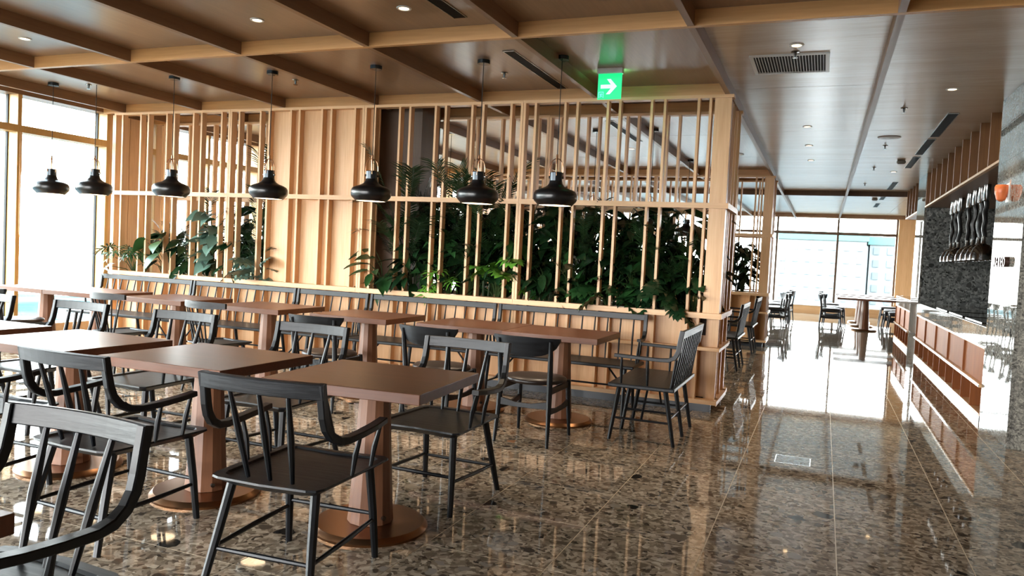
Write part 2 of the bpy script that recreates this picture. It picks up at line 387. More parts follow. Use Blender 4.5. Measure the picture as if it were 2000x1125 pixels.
# pull cord of the blind on the mullion by the glass
o = MB().tube([(-8.69, 6.165, 2.5), (-8.68, 6.165, 1.35), (-8.68, 6.175, 1.28), (-8.68, 6.185, 1.35), (-8.69, 6.185, 2.5)], .004, 6).build('blind_cord', OAK_X)
tag(o, 'thin looped blind cord hanging on the gold mullion by the left window', 'cord')

# ------------------------------------------------------------------ far glazed wall
wf = empty('wall_far', kind='structure'); wf['label'] = 'far glazed end wall'
box('dado', OAK_X, XL, 2.45, 25.55, 25.75, 0, .25, wf)
box('head', BEAM_LIT_X, XL, 4.6, 25.5, 25.75, 2.96, 3.05, wf)
box('pilaster', OAK_Z, 1.97, 2.45, 25.3, 25.75, 0, 3.02, wf)
box('pilaster_plinth', OAK_X, 1.95, 2.47, 25.28, 25.3, 0, .42, wf)
w3 = empty('window_3', kind='structure'); w3['label'] = 'far window with slender brown mullions'
mx = [-8.6, -6.68, -4.93, -3.18, -1.42, .33, 1.95]
for x in mx: box('mullion', OAK_DK, x-.03, x+.03, 25.5, 25.66, .25, 2.96, w3)
for a, b in zip(mx, mx[1:]):
    box('transom', OAK_DK, a+.03, b-.03, 25.52, 25.64, 2.45, 2.53, w3)
    box('pane', GLASS, a+.03, b-.03, 25.6, 25.61, .25, 2.45, w3)
    box('pane', GLASS, a+.03, b-.03, 25.6, 25.61, 2.53, 2.96, w3)
    box('sill', WHITEP, a+.03, b-.03, 25.45, 25.55, .25, .27, w3)
# rear wall behind the viewer: glazed as well, unseen right part made solid to cut light on the slat sides
wr = empty('wall_rear', kind='structure'); wr['label'] = 'rear wall'
box('dado', OAK_X, XL, XR, -5.1, -5.0, 0, .25, wr); box('head', OAK_X, XL, XR, -5.1, -5.0, 2.9, 3.05, wr)
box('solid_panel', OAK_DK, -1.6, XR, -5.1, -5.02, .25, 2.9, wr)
for x in [-8.6, -7.2, -5.8, -4.4, -3, -1.6]: box('mullion', OAK_Z, x-.03, x+.03, -5.1, -4.98, .25, 2.9, wr)
wrt = empty('wall_right', kind='structure'); wrt['label'] = 'right side walls of polished grey terrazzo'
box('plaster', plain('brown_plaster', '6e5a48', .6), 4.5, 4.7, YN, YF+.1, 0, 3.1, wrt)
def stone_block(y0, y1, front, side, x0=1.45):
    # a full-height stone pier: slabs hung on a core, joints between the courses
    box('core', DARK, x0+.03, 4.5, y0+.03, y1-.03, 0, ZC-.001, wrt)
    zz = [0, .845, 1.69, 2.42, ZC-.001]
    for a, b in zip(zz, zz[1:]):
        box('stone_panel', side, x0, x0+.03, y0+.0, y1, a+.001, b-.001, wrt)
        for xa, xb in ((x0+.03, 2.4), (2.4, 3.4), (3.4, 4.5)):
            box('stone_panel', front, xa+.001, xb-.001, y0, y0+.03, a+.001, b-.001, wrt)
            box('stone_panel', front, xa+.001, xb-.001, y1-.03, y1, a+.001, b-.001, wrt)
stone_block(7.25, 8.4, ROUGHT, POLT)
stone_block(14.13, 15.25, DARKT, POLT)
box('stone_band', DARKT, 1.46, 4.5, 7.246, 7.25, 2.50, 2.56, wrt)

# ------------------------------------------------------------------ serving counters and lintels on the right
def counter(name, y0, y1, nb, label):
    t = empty(name, (1.45, y0, 0), label=label, cat='counter')
    L = y1-y0
    box('countertop', PALEST, 0, .75, 0, L, .72, .905, t, bevel=.003)
    box('back_panel', FIN, .30, .32, 0, L, .06, .72, t)
    box('top_rail', OAK_Y, 0, .30, 0, L, .695, .72, t)
    box('shelf', OAK_Y, -.02, .30, 0, L, .33, .36, t)
    box('bottom_shelf', OAK_Y, 0, .30, 0, L, .06, .075, t)
    box('kick_plate', STEEL, -.005, .28, 0, L, 0, .06, t)
    box('trim_strip', CHROME, -.028, -.02, 0, L, .335, .355, t)
    s = L/nb
    for k in range(nb+1):
        y = min(max(k*s, .01), L-.01); box('divider', FIN, .0, .30, y-.01, y+.01, .36, .695, t)
    for k in range(2*nb+1):
        y = min(max(k*s/2, .01), L-.01); box('divider', FIN, .0, .30, y-.01, y+.01, .075, .33, t)
    for k in range(nb): box('panel', FIN, .02, .035, k*s+.012, (k+1)*s-.012, .362, .693, t)
    box('rear_base', DARK, .32, .7, 0, L, 0, .72, t)
    return t
counter('serving_counter', 8.41, 14.12, 5, 'long serving counter with stone top and walnut cubbyholes below')
counter('serving_counter', 15.26, 18.1, 3, 'short far serving counter beyond the white stone pier')
def lintel(y0, y1, ns, label, name='slatted_lintel'):
    t = empty(name, (1.45, y0, ZC), label=label, cat='lintel')
    L = y1-y0
    box('edge_strip', OAK_Y, 0, .04, 0, L, -.565, -.54, t)
    box('soffit', BEAM_SHADE_Y, .04, 1.0, 0, L, -.56, -.545, t)
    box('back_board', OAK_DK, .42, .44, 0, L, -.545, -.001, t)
    for k in range(ns+1):
        y = min(max(k*L/ns, .02), L-.02)
        box('fin', WALNUT_SLAT, 0.005, .42, y-.018, y+.018, -.54, -.002, t)
    return t
lintel(8.41, 14.12, 10, 'slatted walnut lintel over the long serving counter')
lintel(15.26, 17.3, 4, 'short slatted lintel over the far counter')
for k, y in enumerate((9.55, 10.75, 11.95)):
    o = box('hob_plate', plain('hob_glass', '0a0a0b', .06), 1.52, 2.1, y-.5, y+.5, .906, .914, None, .002)
    tag(o, ['black glass hob plate on the long counter, nearest', 'black glass hob plate on the long counter, middle', 'black glass hob plate on the long counter, farthest'][k], 'hob', 'hob plates on the counter')

# heat lamps
def mk_heat():
    t = empty('heat_lamp', cat='heat lamp')
    MB().lathe([(.04, 0), (.04, -.18), (.035, -.19)], n=16).build('ceiling_tube', CHROME, t, True)
    pts = [(.006*math.sin(k*.9), .014*math.sin(k*.5), -.19-k*.0265) for k in range(17)]
    MB().tube(pts, .026, 8).build('cord', plain('black_coiled_cord', '0b0b0c', .4), t, True)
    MB().lathe([(.018, -.60), (.022, -.62), (.022, -.68), (.03, -.69), (.03, -.71)], n=12).build('fitting', STEEL, t, True)
    MB().lathe([(.03, -.69), (.07, -.71), (.105, -.75), (.128, -.82), (.132, -.88), (.124, -.88), (.098, -.76), (.02, -.73)], n=20, cap=False).build('shade', CHROME, t, True)
    return t
heat = Kind(mk_heat())
hy = [12.9, 12.55, 12.2, 11.5, 11.1, 10.72, 10.4]
on = ['first', 'second', 'third', 'fourth', 'fifth', 'sixth', 'seventh', 'eighth', 'ninth', 'tenth']
for k, y in enumerate(hy):
    heat.at((1.7, y, 2.455), k, 'chrome domed heat lamp on a coiled black cord, '+on[k]+' from the dark stone wall', 'heat lamps over the counter')

# raised letters and orange beacon on the polished pier
def text(name, body, size, depth, mat, loc, rot, parent=None):
    cu = bpy.data.curves.new(name, 'FONT'); cu.body = body; cu.size = size; cu.extrude = depth; cu.align_x = 'CENTER'; cu.align_y = 'CENTER'
    cu.materials.append(mat)
    o = bpy.data.objects.new(name, cu); C.objects.link(o); o.location = loc; o.rotation_euler = rot
    bpy.context.view_layer.update(); me = bpy.data.meshes.new_from_object(o); me.name = name
    n_ = bpy.data.objects.new(name, me); C.objects.link(n_); n_.location = loc; n_.rotation_euler = rot; bpy.data.objects.remove(o); o = n_
    if parent: o.parent = parent
    return o
LET = plain('bronze_letter', '5a4640', .25, .8)
sg = empty('letter_sign', (1.45, 7.86, 1.51), label='small raised bronze letters on the mirror-polished stone pier', cat='sign')
for k, ch in enumerate('AEREO'):
    text('letter', ch, .125, .018, LET, (-.02, .19-.095*k, 0), (PI/2, 0, -PI/2), sg)
bc = empty('alarm_beacon', (1.45, 7.9, 2.12), label='orange tulip-shaped alarm beacon on the polished stone pier', cat='alarm')
ORG = plain('orange_plastic', 'd8703c', .35)
MB().lathe([(.012, -.075), (.035, -.06), (.052, 0), (.055, .05), (.045, .07)], c=(-.05, 0, 0), n=16).build('lens', ORG, bc, True)
box('backplate', WHITEP, -.006, 0, -.06, .06, -.08, .085, bc)

# ------------------------------------------------------------------ planter screens
OFFS = [.13, .44, .565, .87, .99, 1.295, 1.42, 1.73]
def planter_screen(name, label, Y0, Y1, divs, xr, solid=None, dk=False):
    t = empty(name, (0, 0, 0), label=label, cat='screen')
    OZ, OX, OY = OAK_Z, OAK_X, OAK_Y
    xl = divs[-1]
    n = len(divs)
    for face, (ya, sgn) in enumerate(((Y0, 1), (Y1, -1))):
        def bx(nm, m, x0, x1, d0, d1, z0, z1):
            a, b = ya+sgn*d0, ya+sgn*d1
            return box(nm, m, x0, x1, min(a, b), max(a, b), z0, z1, t)
        edges = sorted(divs)+[xr]
        for a, b in zip(edges, edges[1:]):
            xs = [a+o_ for o_ in OFFS if a+o_ < b-.05]
            if b == xr: xs.append(b-.187)
            if face == 0 or True:
                for z0, z1 in ((.92, 1.88), (1.93, 2.885)):
                    for x in xs:
                        bx('slat', OZ, x-.012, x+.012, 0, .075, z0, z1)
                    for dx in (-.027, .002): bx('divider_post', OZ, a+dx, a+dx+.025, -.006, .085, z0, z1)
                # lower panelling
                for x in xs:
                    bx('lower_fin', OZ, x-.012, x+.012, .0, .075, .60, .87); bx('lower_fin', OZ, x-.012, x+.012, .0, .075, .115, .57)
                for dx in (-.027, .002):
                    bx('lower_post', OZ, a+dx, a+dx+.025, -.006, .075, .60, .87); bx('lower_post', OZ, a+dx, a+dx+.025, -.006, .075, .115, .57)
            for z0, z1, nm, d in ((1.88, 1.93, 'middle_rail', -.015), (.87, .92, 'ledge', -.05), (.57, .60, 'lower_rail', -.004), (.075, .115, 'bottom_rail', -.01), (2.885, 2.914, 'top_rail', -.01)):
                xb = b+(.02 if b == xr else 0)
                bx(nm, OX, a+.001, xb-.001, d, .09, z0, z1)
            bx('base_panel', OAK_Z, a+.001, b-.19 if b == xr else b-.001, .075, .09, .115, .87)
            if b == xr: bx('niche_side', OAK_Z, b-.205, b-.19, .075, .175, .115, .87)
            if b == xr: bx('niche_panel', OAK_Z, b-.19, b-.002, .16, .175, .115, .87)
        bx('plinth', PLINTH, xl, xr-.03, .03, .06, 0, .075)
        if solid and face == 0:
            e = [solid[0], divs[1], divs[1]+.44, solid[1]] if False else [solid[0], (solid[0]+solid[1])/2, solid[1]]
            for a, b in zip(e, e[1:]): bx('tall_panel', OAK_Z, a+.001, b-.001, .077, .095, .92, 2.885)
    # corner posts on the right end
    box('corner_post', OAK_Z, xr-.15, xr, Y0+.005, Y0+.045, 1.93, 2.885, t); box('corner_post', OAK_Z, xr-.15, xr, Y0+.005, Y0+.045, .92, 1.88, t)
    box('corner_post', OAK_Z, xr-.05, xr-.004, Y0+.05, Y0+.16, .92, 2.87, t)
    box('corner_post', OAK_Z, xr-.15, xr, Y1-.045, Y1-.005, .92, 1.88, t); box('corner_post', OAK_Z, xr-.15, xr, Y1-.045, Y1-.005, 1.93, 2.885, t)
    for y in (Y0+.30, Y0+.42, Y1-.22): box('slat', OAK_Z, xr-.10, xr-.01, y-.016, y+.016, .92, 2.885, t)
    for z0, z1, nm in ((1.88, 1.93, 'end_rail'), (.87, .92, 'end_ledge'), (.57, .60, 'end_shelf'), (.075, .115, 'end_base')):
        box(nm, OAK_Y, xr-.12, xr+.03, Y0+.17, Y1-.17, z0, z1, t)
        box(nm, OAK_Y, xr+.02, xr+.03, Y0+(-.05), Y0+.17, z0, z1, t)
    for a, b in ((.115, .57), (.60, .87)):
        for k in range(3):
            y = Y0+.1+k*(Y1-Y0-.2)/2
            box('end_fin', OAK_Z, xr-.08, xr-.005, y-.016, y+.016, a, b, t)
        box('end_panel', OAK_Z, xr-.095, xr-.08, Y0+.1, Y1-.1, a, b, t)
    sl = MB().box(xl+.05, xr-.13, Y0+.14, Y1-.14, .70, .86)
    o = sl.build('soil', SOIL, t); o['kind'] = 'stuff'
    return t
DIV = [-2.888, -4.75, -6.607, -8.47]
planter_screen('planter_screen', 'long oak slatted planter screen behind the wall benches', 7.25, 8.12, DIV, -.865, solid=(-6.03, -4.60))
planter_screen('planter_screen', 'second oak slatted planter screen farther down the corridor', 13.8, 14.62, [-2.888, -4.75, -6.607], -.87)
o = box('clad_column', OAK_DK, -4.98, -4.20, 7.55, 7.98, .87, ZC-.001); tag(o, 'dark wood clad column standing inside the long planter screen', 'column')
o = box('wall_socket', WHITEP, -4.95, -4.87, 7.31, 7.325, .33, .41, None, .003); tag(o, 'small white socket plate on the oak panelling under a bench', 'socket')

# ------------------------------------------------------------------ tables
def mk_table():
    t = empty('pedestal_table', cat='table')
    MB().box(-.40, .40, -.36, .36, .702, .75).build('table_top', TABLE, t, bevel=.003)
    MB().lathe([(.28, 0), (.283, .012), (.275, .022), (.262, .034), (.02, .036)], n=48).build('base_disc', BRONZE, t, True)
    MB().lathe([(.112, .037), (.108, .08), (.088, .4), (.072, .702)], n=12).build('leg', TLEG, t)
    MB().tube([(.098, -.060, .075), (.110, -.066, .075)], .011, 10).build('bolt', CHROME, t)
    return t
tab = Kind(mk_table())
T = [((-1.99, 3.23), 4, 'table with reddish brown top in the front row, nearest the corridor'),
     ((-3.02, 3.22), 0, 'brown table in the front row, second from the corridor'),
     ((-4.03, 3.20), -1, 'pale-shining table in the front row, third from the corridor'),
     ((-5.07, 3.20), 0, 'table cut by the left picture edge at the end of the front row'),
     ((-1.98, 6.10), 0, 'brown table by the wall bench, right half of the joined pair'),
     ((-2.785, 6.13), 0, 'brown table by the wall bench, left half of the joined pair'),
     ((-3.88, 6.13), 0, 'single brown table under the third pendant lamp from the right'),
     ((-5.03, 6.13), 0, 'single brown table under the fourth pendant lamp from the right'),
     ((-6.20, 6.13), 0, 'brown table just right of the joined pair at the left window'),
     ((-7.30, 6.10), 0, 'window-side table, right half of the joined left pair'),
     ((-8.105, 6.10), 0, 'window-side table, left half against the glass'),
     ((-2.01, .79), 0, 'dark brown table whose corner shows at the bottom left edge')]
for (x, y), a, lab in T: tab.at((x, y, 0), math.radians(a), lab, 'square pedestal tables')
def mk_long():
    t = empty('long_table', cat='table')
    MB().box(-.62, .80, -.38, .38, .702, .75).build('table_top', TABLE, t, bevel=.003)
    MB().lathe([(.28, 0), (.283, .012), (.275, .022), (.262, .034), (.02, .036)], n=32).build('base_disc', BRONZE, t, True)
    MB().lathe([(.112, .037), (.108, .08), (.088, .4), (.072, .702)], n=12).build('leg', TLEG, t)
    return t
ltab = Kind(mk_long())
FT = [((.95, 19.8), 'first'), ((.95, 21.2), 'second'), ((.95, 22.7), 'third')]
for (x, y), w in FT: ltab.at((x, y, 0), 0, 'long dark table on the far right before the window, '+w+' of its row', 'far tables')
for (x, y), w in [((-1.75, 18.6), 'first'), ((-1.75, 20.4), 'second'), ((-1.75, 22.2), 'third')]:
    tab.at((x, y, 0), 0, 'dark table half hidden by the far planter, '+w+' of its row', 'far tables')
for (x, y), w in [((-2.05, 9.65), 'nearer'), ((-2.8, 9.65), 'next'), ((-2.08, 12.5), 'farther')]:
    tab.at((x, y, 0), 0, 'table seen through the planter greenery, '+w+' one', 'tables behind the planter')

# ------------------------------------------------------------------ spindle armchair
def seat_mb(wf_, wb, d, z, th=.03):
    # outline: front wider than back, pointed front corners, rounded rear ones
    def outline(ins, zz, drop=0):
        a, b, h = wf_/2-ins, wb/2-ins, d/2-ins; r = .05
        pts = [(-a, h-.02), (-a+.03, h+.004), (0, h-.012), (a-.03, h+.004), (a, h-.02)]
        pts += [(b+.0, -h+r), (b-r*.3, -h+r*.3), (b-r, -h), (0, -h-.012), (-b+r, -h), (-b+r*.3, -h+r*.3), (-b, -h+r)]
        return [(x, y, zz) for x, y in pts]
    m = MB()
    m.rings([outline(.045, z-th-.008), outline(.0, z-.008), outline(.002, z), outline(.035, z), outline(.042, z-.008)])
    return m
def mk_armchair():
    t = empty('spindle_armchair', cat='armchair')
    seat_mb(.525, .50, .575, .445).build('seat', BLACKW, t)
    # top rail, slightly bowed, reclined
    rw = .275
    path = [(-rw+.0*k+rw*2*k/10, -.315-.022*math.cos((k/10-.5)*PI)+.022, .828) for k in range(11)]
    path = [(x, -.305-.028*(1-(x/rw)**2), z) for x, y, z in path]
    MB().strap(path, (0, -.16, 1), .062, .026).build('top_rail', BLACKW, t)
    for s in (-1, 1):
        p = [(s*.262, -.308, .856), (s*.262, -.298, .80), (s*.264, -.285, .73), (s*.267, -.270, .685), (s*.272, -.240, .648), (s*.278, -.195, .624), (s*.283, -.14, .617),
             (s*.288, -.04, .622), (s*.290, .06, .630), (s*.286, .155, .640)]
        MB().strap(p, (1, 0, 0), [.03]*4+[.032, .036, .04, .044, .044, .04], [.034, .034, .036, .036, .034, .032, .028, .026, .025, .025]).build('arm', BLACKZ, t)
        for y, y2 in ((-.03, -.03), (.125, .135)):
            MB().tube([(s*.250, y, .44), (s*.262, (y+y2)/2, .53), (s*.284, y2, .622)], [.008, .0125, .008]).build('arm_spindle', BLACKZ, t, True)
        # legs
        MB().tube([(s*.20, .21, .418), (s*.213, .235, .2), (s*.222, .255, 0)], [.020, .0185, .015], 8).build('leg', BLACKZ, t, True)
        MB().tube([(s*.19, -.20, .418), (s*.215, -.255, .2), (s*.24, -.305, 0)], [.020, .0185, .015], 8).build('leg', BLACKZ, t, True)
        MB().tube([(s*.214, .238, .175), (s*.222, 0, .165), (s*.222, -.262, .155)], [.0085, .0115, .0085]).build('stretcher', BLACKZ, t, True)
    MB().tube([(-.213, .235, .20), (0, .235, .20), (.213, .235, .20)], [.0085, .0115, .0085]).build('stretcher', BLACKZ, t, True)
    MB().tube([(-.222, -.264, .15), (0, -.264, .15), (.222, -.264, .15)], [.0085, .0115, .0085]).build('stretcher', BLACKZ, t, True)
    for x in (-.13, 0, .13):
        MB().tube([(x*.78, -.225, .442), (x*.9, -.27, .62), (x, -.318, .80)], [.009, .0145, .009]).build('spindle', BLACKZ, t, True)
    return t
arm = Kind(mk_armchair())
G1 = 'spindle armchairs at the front row tables'
arm.at((-1.97, 2.65, 0), math.radians(4), 'black spindle armchair in the foreground, before the table nearest the corridor', G1)
arm.at((-3.01, 2.66, 0), math.radians(-2), 'black spindle armchair with its back to us at the second front table', G1)
arm.at((-4.04, 2.66, 0), math.radians(1), 'black spindle armchair cut by the left edge, near side of the third front table', G1)
arm.at((-1.925, 3.80, 0), PI+math.radians(-1), 'black spindle armchair facing us on the far side of the front table nearest the corridor', G1)
arm.at((-3.02, 3.80, 0), PI+math.radians(0), 'black spindle armchair facing us across the second front table', G1)
arm.at((-4.08, 3.80, 0), PI+math.radians(1), 'black spindle armchair facing us across the third front table', G1)
arm.at((-5.09, 3.80, 0), PI, 'black spindle armchair facing us across the leftmost front table', G1)
arm.at((-6.09, 3.80, 0), PI, 'black spindle armchair whose corner shows at the left picture edge', G1)
arm.at((-1.94, 1.25, 0), PI+math.radians(0), 'large black spindle armchair in the bottom left corner, seen from its back', G1)

# ------------------------------------------------------------------ settees and wall benches
def mk_settee(name, w, d, ns, arml, nleg, wall=False, zt=.875, back_only=False):
    t = empty(name, cat='bench')
    hw = w/2
    MB().box(-hw, hw, -d/2, d/2, .415, .445).build('seat', BLACKW, t, bevel=.008)
    rl = .05 if wall else .035
    MB().strap([(-hw, -d/2-rl, zt-.03), (0, -d/2-rl-.004, zt-.03), (hw, -d/2-rl, zt-.03)], (0, -.12, 1), .055, .026).build('top_rail', BLACKW, t)
    for s in (-1, 1):
        x = s*(hw-.014)
        p = [(x, -d/2-rl, zt-.002), (x, -d/2-rl+.012, .80), (x, -d/2-rl+.022, .72), (x, -d/2-rl+.045, .675), (x, -d/2-rl+.09, .652), (x, -d/2-rl+.15, .648), (x, -d/2+arml*.6, .65), (x, -d/2+arml, .655)]
        MB().strap(p, (1, 0, 0), .034, [.036, .036, .036, .034, .03, .027, .025, .025]).build('arm', BLACKZ, t)
        for q in ((.5, .9) if arml < .3 else (.45, .88)):
            y = -d/2+arml*q
            MB().tube([(x-s*.02, y, .443), (x-s*.008, y, .54), (x, y, .642)], [.008, .012, .008]).build('arm_spindle', BLACKZ, t, True)
        if arml > .3:
            MB().tube([(x-s*.015, -d/2+.03, .443), (x, -d/2+.0, .66)], .010).build('arm_spindle', BLACKZ, t, True)
    for k in range(ns):
        x = -hw+w*(k+1)/(ns+1)
        MB().tube([(x-.006, -d/2+.03, .443), (x, -d/2-.005, .64), (x+.004, -d/2-rl, zt-.055)], [.007, .009, .007] if wall else [.010, .012, .010], 6).build('spindle', BLACKZ, t, True)
    xs = [-hw+.09+(w-.18)*k/(nleg-1) for k in range(nleg)]
    for x in xs:
        MB().tube([(x, d/2-.07, .415), (x*1.01, d/2-.01, 0)], [.019, .014]).build('leg', BLACKZ, t, True)
        MB().tube([(x, -d/2+.08, .415), (x*1.01, -d/2+.0, 0)], [.019, .014]).build('leg', BLACKZ, t, True)
        MB().tube([(x, d/2-.035, .17), (x, -d/2+.045, .17)], .009).build('stretcher', BLACKZ, t, True)
    MB().tube([(xs[0], -d/2+.04, .2), (xs[-1], -d/2+.04, .2)], .009).build('stretcher', BLACKZ, t, True)
    for s in (-1, 1):
        MB().tube([(s*(hw-.09), 0, .17), (s*(hw-.30), 0, .415)], .009).build('brace', BLACKZ, t, True)
    return t
G2 = 'black benches along the oak screen'
D = .44
for (xa, xb), ns, lab in [((-8.42, -6.93), 12, 'black spindle-back wall bench beside the left window'), ((-6.91, -5.43), 12, 'black spindle-back wall bench, second from the left window'),
                      ((-5.41, -4.49), 7, 'short black spindle-back wall bench in front of the solid oak panels'), ((-4.46, -3.0), 12, 'black spindle-back wall bench, second from the corridor'),
                      ((-2.97, -1.48), 11, 'black spindle-back wall bench nearest the corridor, its arm showing')]:
    b = mk_settee('wall_bench', xb-xa, D, ns, .22, 3, True)
    b.location = ((xa+xb)/2, 6.81, 0); b.rotation_euler = (0, 0, PI); tag(b, lab, 'bench', G2)
st = Kind(mk_settee('settee', .96, .50, 9, .46, 3))
st.at((-1.205, 6.115, 0), PI/2, 'black two-seat spindle settee standing at the corridor end of the screen')
st.at((-1.215, 10.72, 0), PI/2, 'black settee mostly hidden behind the oak corner post in the corridor')
st.at((-1.215, 12.95, 0), PI/2, 'black settee before the second planter screen')

# ------------------------------------------------------------------ dining chairs with curved backs
def mk_dining():
    t = empty('dining_chair', cat='chair')
    n = 24
    def ol(r, z, h=1): return [(r*.235*math.cos(a)*(1.0 if math.sin(a) > 0 else .95), r*.225*math.sin(a)+.01, z) for a in [k*2*PI/n for k in range(n)]]
    MB().rings([ol(.90, .43), ol(1.0, .44), ol(1.02, .455), ol(.97, .468), ol(.6, .474), ol(.1, .475)]).build('seat', LEATHER, t, 'all')
    rs = []
    for k in range(17):
        u = k/8-1; x = u*.255; y = -.285+.085*u*u; e = max(.12, math.sqrt(max(0, 1-abs(u)**5)))
        h0 = .79-.006*abs(u); hb = .79-.145*e*(1-.28*u*u) if abs(u) < .98 else .765
        if abs(u) > .98: h0 = .785
        nx, ny = -.17*u/.255*.085*0, 1
        th = .012
        k1 = (hb-.72)*-.28; k2 = (h0-.72)*-.28; km = (k1+k2)/2
        rs.append([(x, y-th+k1, hb), (x, y+th+k1, hb), (x, y+th+.003+km, (h0+hb)/2), (x, y+th+k2, h0), (x, y-th+k2, h0), (x, y-th-.003+km, (h0+hb)/2)])
    MB().rings(rs).build('backrest', BLACKW, t, True)
    for s in (-1, 1):
        MB().tube([(s*.205, -.255, 0), (s*.195, -.225, .25), (s*.19, -.215, .45), (s*.195, -.240, .65), (s*.198, -.262, .765)], [.012, .019, .022, .019, .013]).build('rear_leg', BLACKZ, t, True)
        MB().tube([(s*.21, .245, 0), (s*.20, .215, .25), (s*.195, .20, .435)], [.012, .018, .020]).build('front_leg', BLACKZ, t, True)
        MB().strap([(s*.197, .215, .26), (s*.197, .07, .245), (s*.197, -.08, .245), (s*.197, -.225, .26)], (0, 0, 1), [.05, .035, .035, .05], .018).build('side_rail', BLACKZ, t)
        MB().strap([(s*.195, .20, .40), (s*.195, -.215, .40)], (0, 0, 1), .045, .018).build('apron', BLACKZ, t)
    MB().strap([(-.195, .20, .405), (.195, .20, .405)], (0, 0, 1), .04, .018).build('apron', BLACKZ, t)
    MB().strap([(-.19, -.222, .30), (-.06, -.226, .285), (.06, -.226, .285), (.19, -.222, .30)], (0, 0, 1), [.055, .035, .035, .055], .018).build('back_rail', BLACKZ, t)
    return t
din = Kind(mk_dining())
G3 = 'curved-back chairs at the bench tables'
din.at((-1.955, 5.415, 0), math.radians(0), 'black curved-back chair with leather seat at the joined tables, right one', G3)
din.at((-2.77, 5.45, 0), math.radians(-3), 'black curved-back chair with leather seat at the joined tables, left one', G3)
din.at((-3.87, 5.50, 0), math.radians(4), 'black curved-back chair behind the armchair of the second front table', G3)
din.at((-7.62, 5.42, 0), math.radians(-14), 'dark curved-back chair against the bright left window', G3)
G4 = 'far dining chairs'
for k, (y, w) in enumerate(((19.8, 'first'), (21.2, 'second'), (22.7, 'third'))):
    din.at((.22, y, 0), -PI/2, 'far dining chair on the corridor side of the '+w+' far right table', G4)
    din.at((1.68, y+.05, 0), PI/2, 'far dining chair on the right side of the '+w+' far right table', G4)
    din.at((.75, y-.55, 0), 0, 'far dining chair in front of the '+w+' far right table', G4) if k > 5 else None
for k, (y, w) in enumerate(((18.6, 'first'), (20.4, 'second'), (22.2, 'third'))):
    din.at((-1.02, y, 0), PI/2+(.3 if k == 0 else 0), 'far dining chair beside the '+w+' table by the far planter', G4)
for k, (x, y, a, w) in enumerate(((-.98, 19.1, 1.9, 'behind the first one'), (-.95, 21.2, 1.4, 'beside the second table'), (.3, 20.5, -1.5, 'between the first two far right tables'), (1.62, 20.5, 1.6, 'on the counter side between far tables'))):
    din.at((x, y, 0), a, 'extra far dining chair '+w, G4)
din.at((-2.1, 10.4, 0), PI, 'dining chair glimpsed behind the planter greenery', G4)

# fan-spindle chairs
def mk_wind():
    t = empty('fan_back_chair', cat='chair')
    seat_mb(.44, .40, .42, .45, .025).build('seat', BLACKW, t)
    rs = []
    for k in range(13):
        u = k/6-1; x = u*.27; y = -.26+.10*u*u; e = 1-.25*abs(u)**3
        rs.append([(x, y-.010, .79-.032*e), (x, y+.010, .79-.032*e), (x, y+.010, .79+.032*e), (x, y-.010, .79+.032*e)])
    MB().rings(rs).build('crest_rail', BLACKW, t, True)
    for k in range(7):
        u = k/3-1
        MB().tube([(u*.12, -.17, .448), (u*.23, -.25+.07*u*u, .765)], [.008, .006], 6).build('spindle', BLACKZ, t, True)
    for s in (-1, 1):
        MB().tube([(s*.15, .14, .425), (s*.21, .21, 0)], [.017, .011]).build('leg', BLACKZ, t, True)
        MB().tube([(s*.14, -.14, .425), (s*.21, -.22, 0)], [.017, .011]).build('leg', BLACKZ, t, True)
        MB().tube([(s*.185, .18, .17), (s*.185, -.19, .17)], .008).build('stretcher', BLACKZ, t, True)
    MB().tube([(-.185, 0, .17), (.185, 0, .17)], .008).build('stretcher', BLACKZ, t, True)
    return t
win = Kind(mk_wind())
win.at((-6.25, 5.50, 0), math.radians(-8), 'pale-shining fan-back chair beside the window-side tables', G3)
win.at((-5.06, 5.50, 0), math.radians(-8), 'fan-back spindle chair at the table under the fourth pendant from the right', G3)

# ------------------------------------------------------------------ pendant lamps
def mk_pendant():
    t = empty('pendant_lamp', cat='lamp')
    b = 1.79
    MB().lathe([(.0, ZC), (.055, ZC), (.055, ZC-.032), (.0, ZC-.032)], n=24, cap=False).build('canopy', LAMPG, t, True)
    MB().tube([(0, 0, ZC-.033), (0, 0, b+.40)], .0035, 6).build('cord', DARK, t)
    MB().lathe([(.007, .42), (.009, .40), (.006, .26)], c=(0, 0, b+.005), n=10).build('rod', COPPER, t, True)
    sh = [(.140, 0), (.145, .004), (.154, .016), (.174, .036), (.182, .050), (.184, .075), (.181, .098), (.168, .118), (.138, .134), (.100, .147), (.074, .162), (.058, .182), (.053, .205)]
    MB().lathe(sh+[(.045, .205), (.048, .175), (.09, .122), (.165, .09), (.168, .06), (.139, .006)], c=(0, 0, b), n=40, cap=False).build('lamp_shade', LAMPB, t, True)
    MB().lathe([(.053, .206), (.053, .272), (.047, .278), (.0, .278)], c=(0, 0, b), n=24, cap=False).build('neck', LAMPG, t, True)
    MB().lathe([(.138, .005), (.137, .009), (.002, .010)], c=(0, 0, b), n=32).build('bulb_disc', GLOW, t)
    for a in (0, PI/2):
        c, s = math.cos(a+.5), math.sin(a+.5)
        p = []
        for k in range(13):
            th = k/12*PI; r = .057*math.cos(th)
            z = .245+(.145*math.sin(th)**.55)
            p.append((r*c, r*s, b+z))
        MB().tube(p, .0038, 6).build('bail', COPPER, t, True)
    for s in (-1, 1): MB().tube([(s*.05*math.cos(.5), s*.05*math.sin(.5), b+.235), (s*.062*math.cos(.5), s*.062*math.sin(.5), b+.235)], .011, 10).build('knob', CHROME, t)
    return t
pen = Kind(mk_pendant())
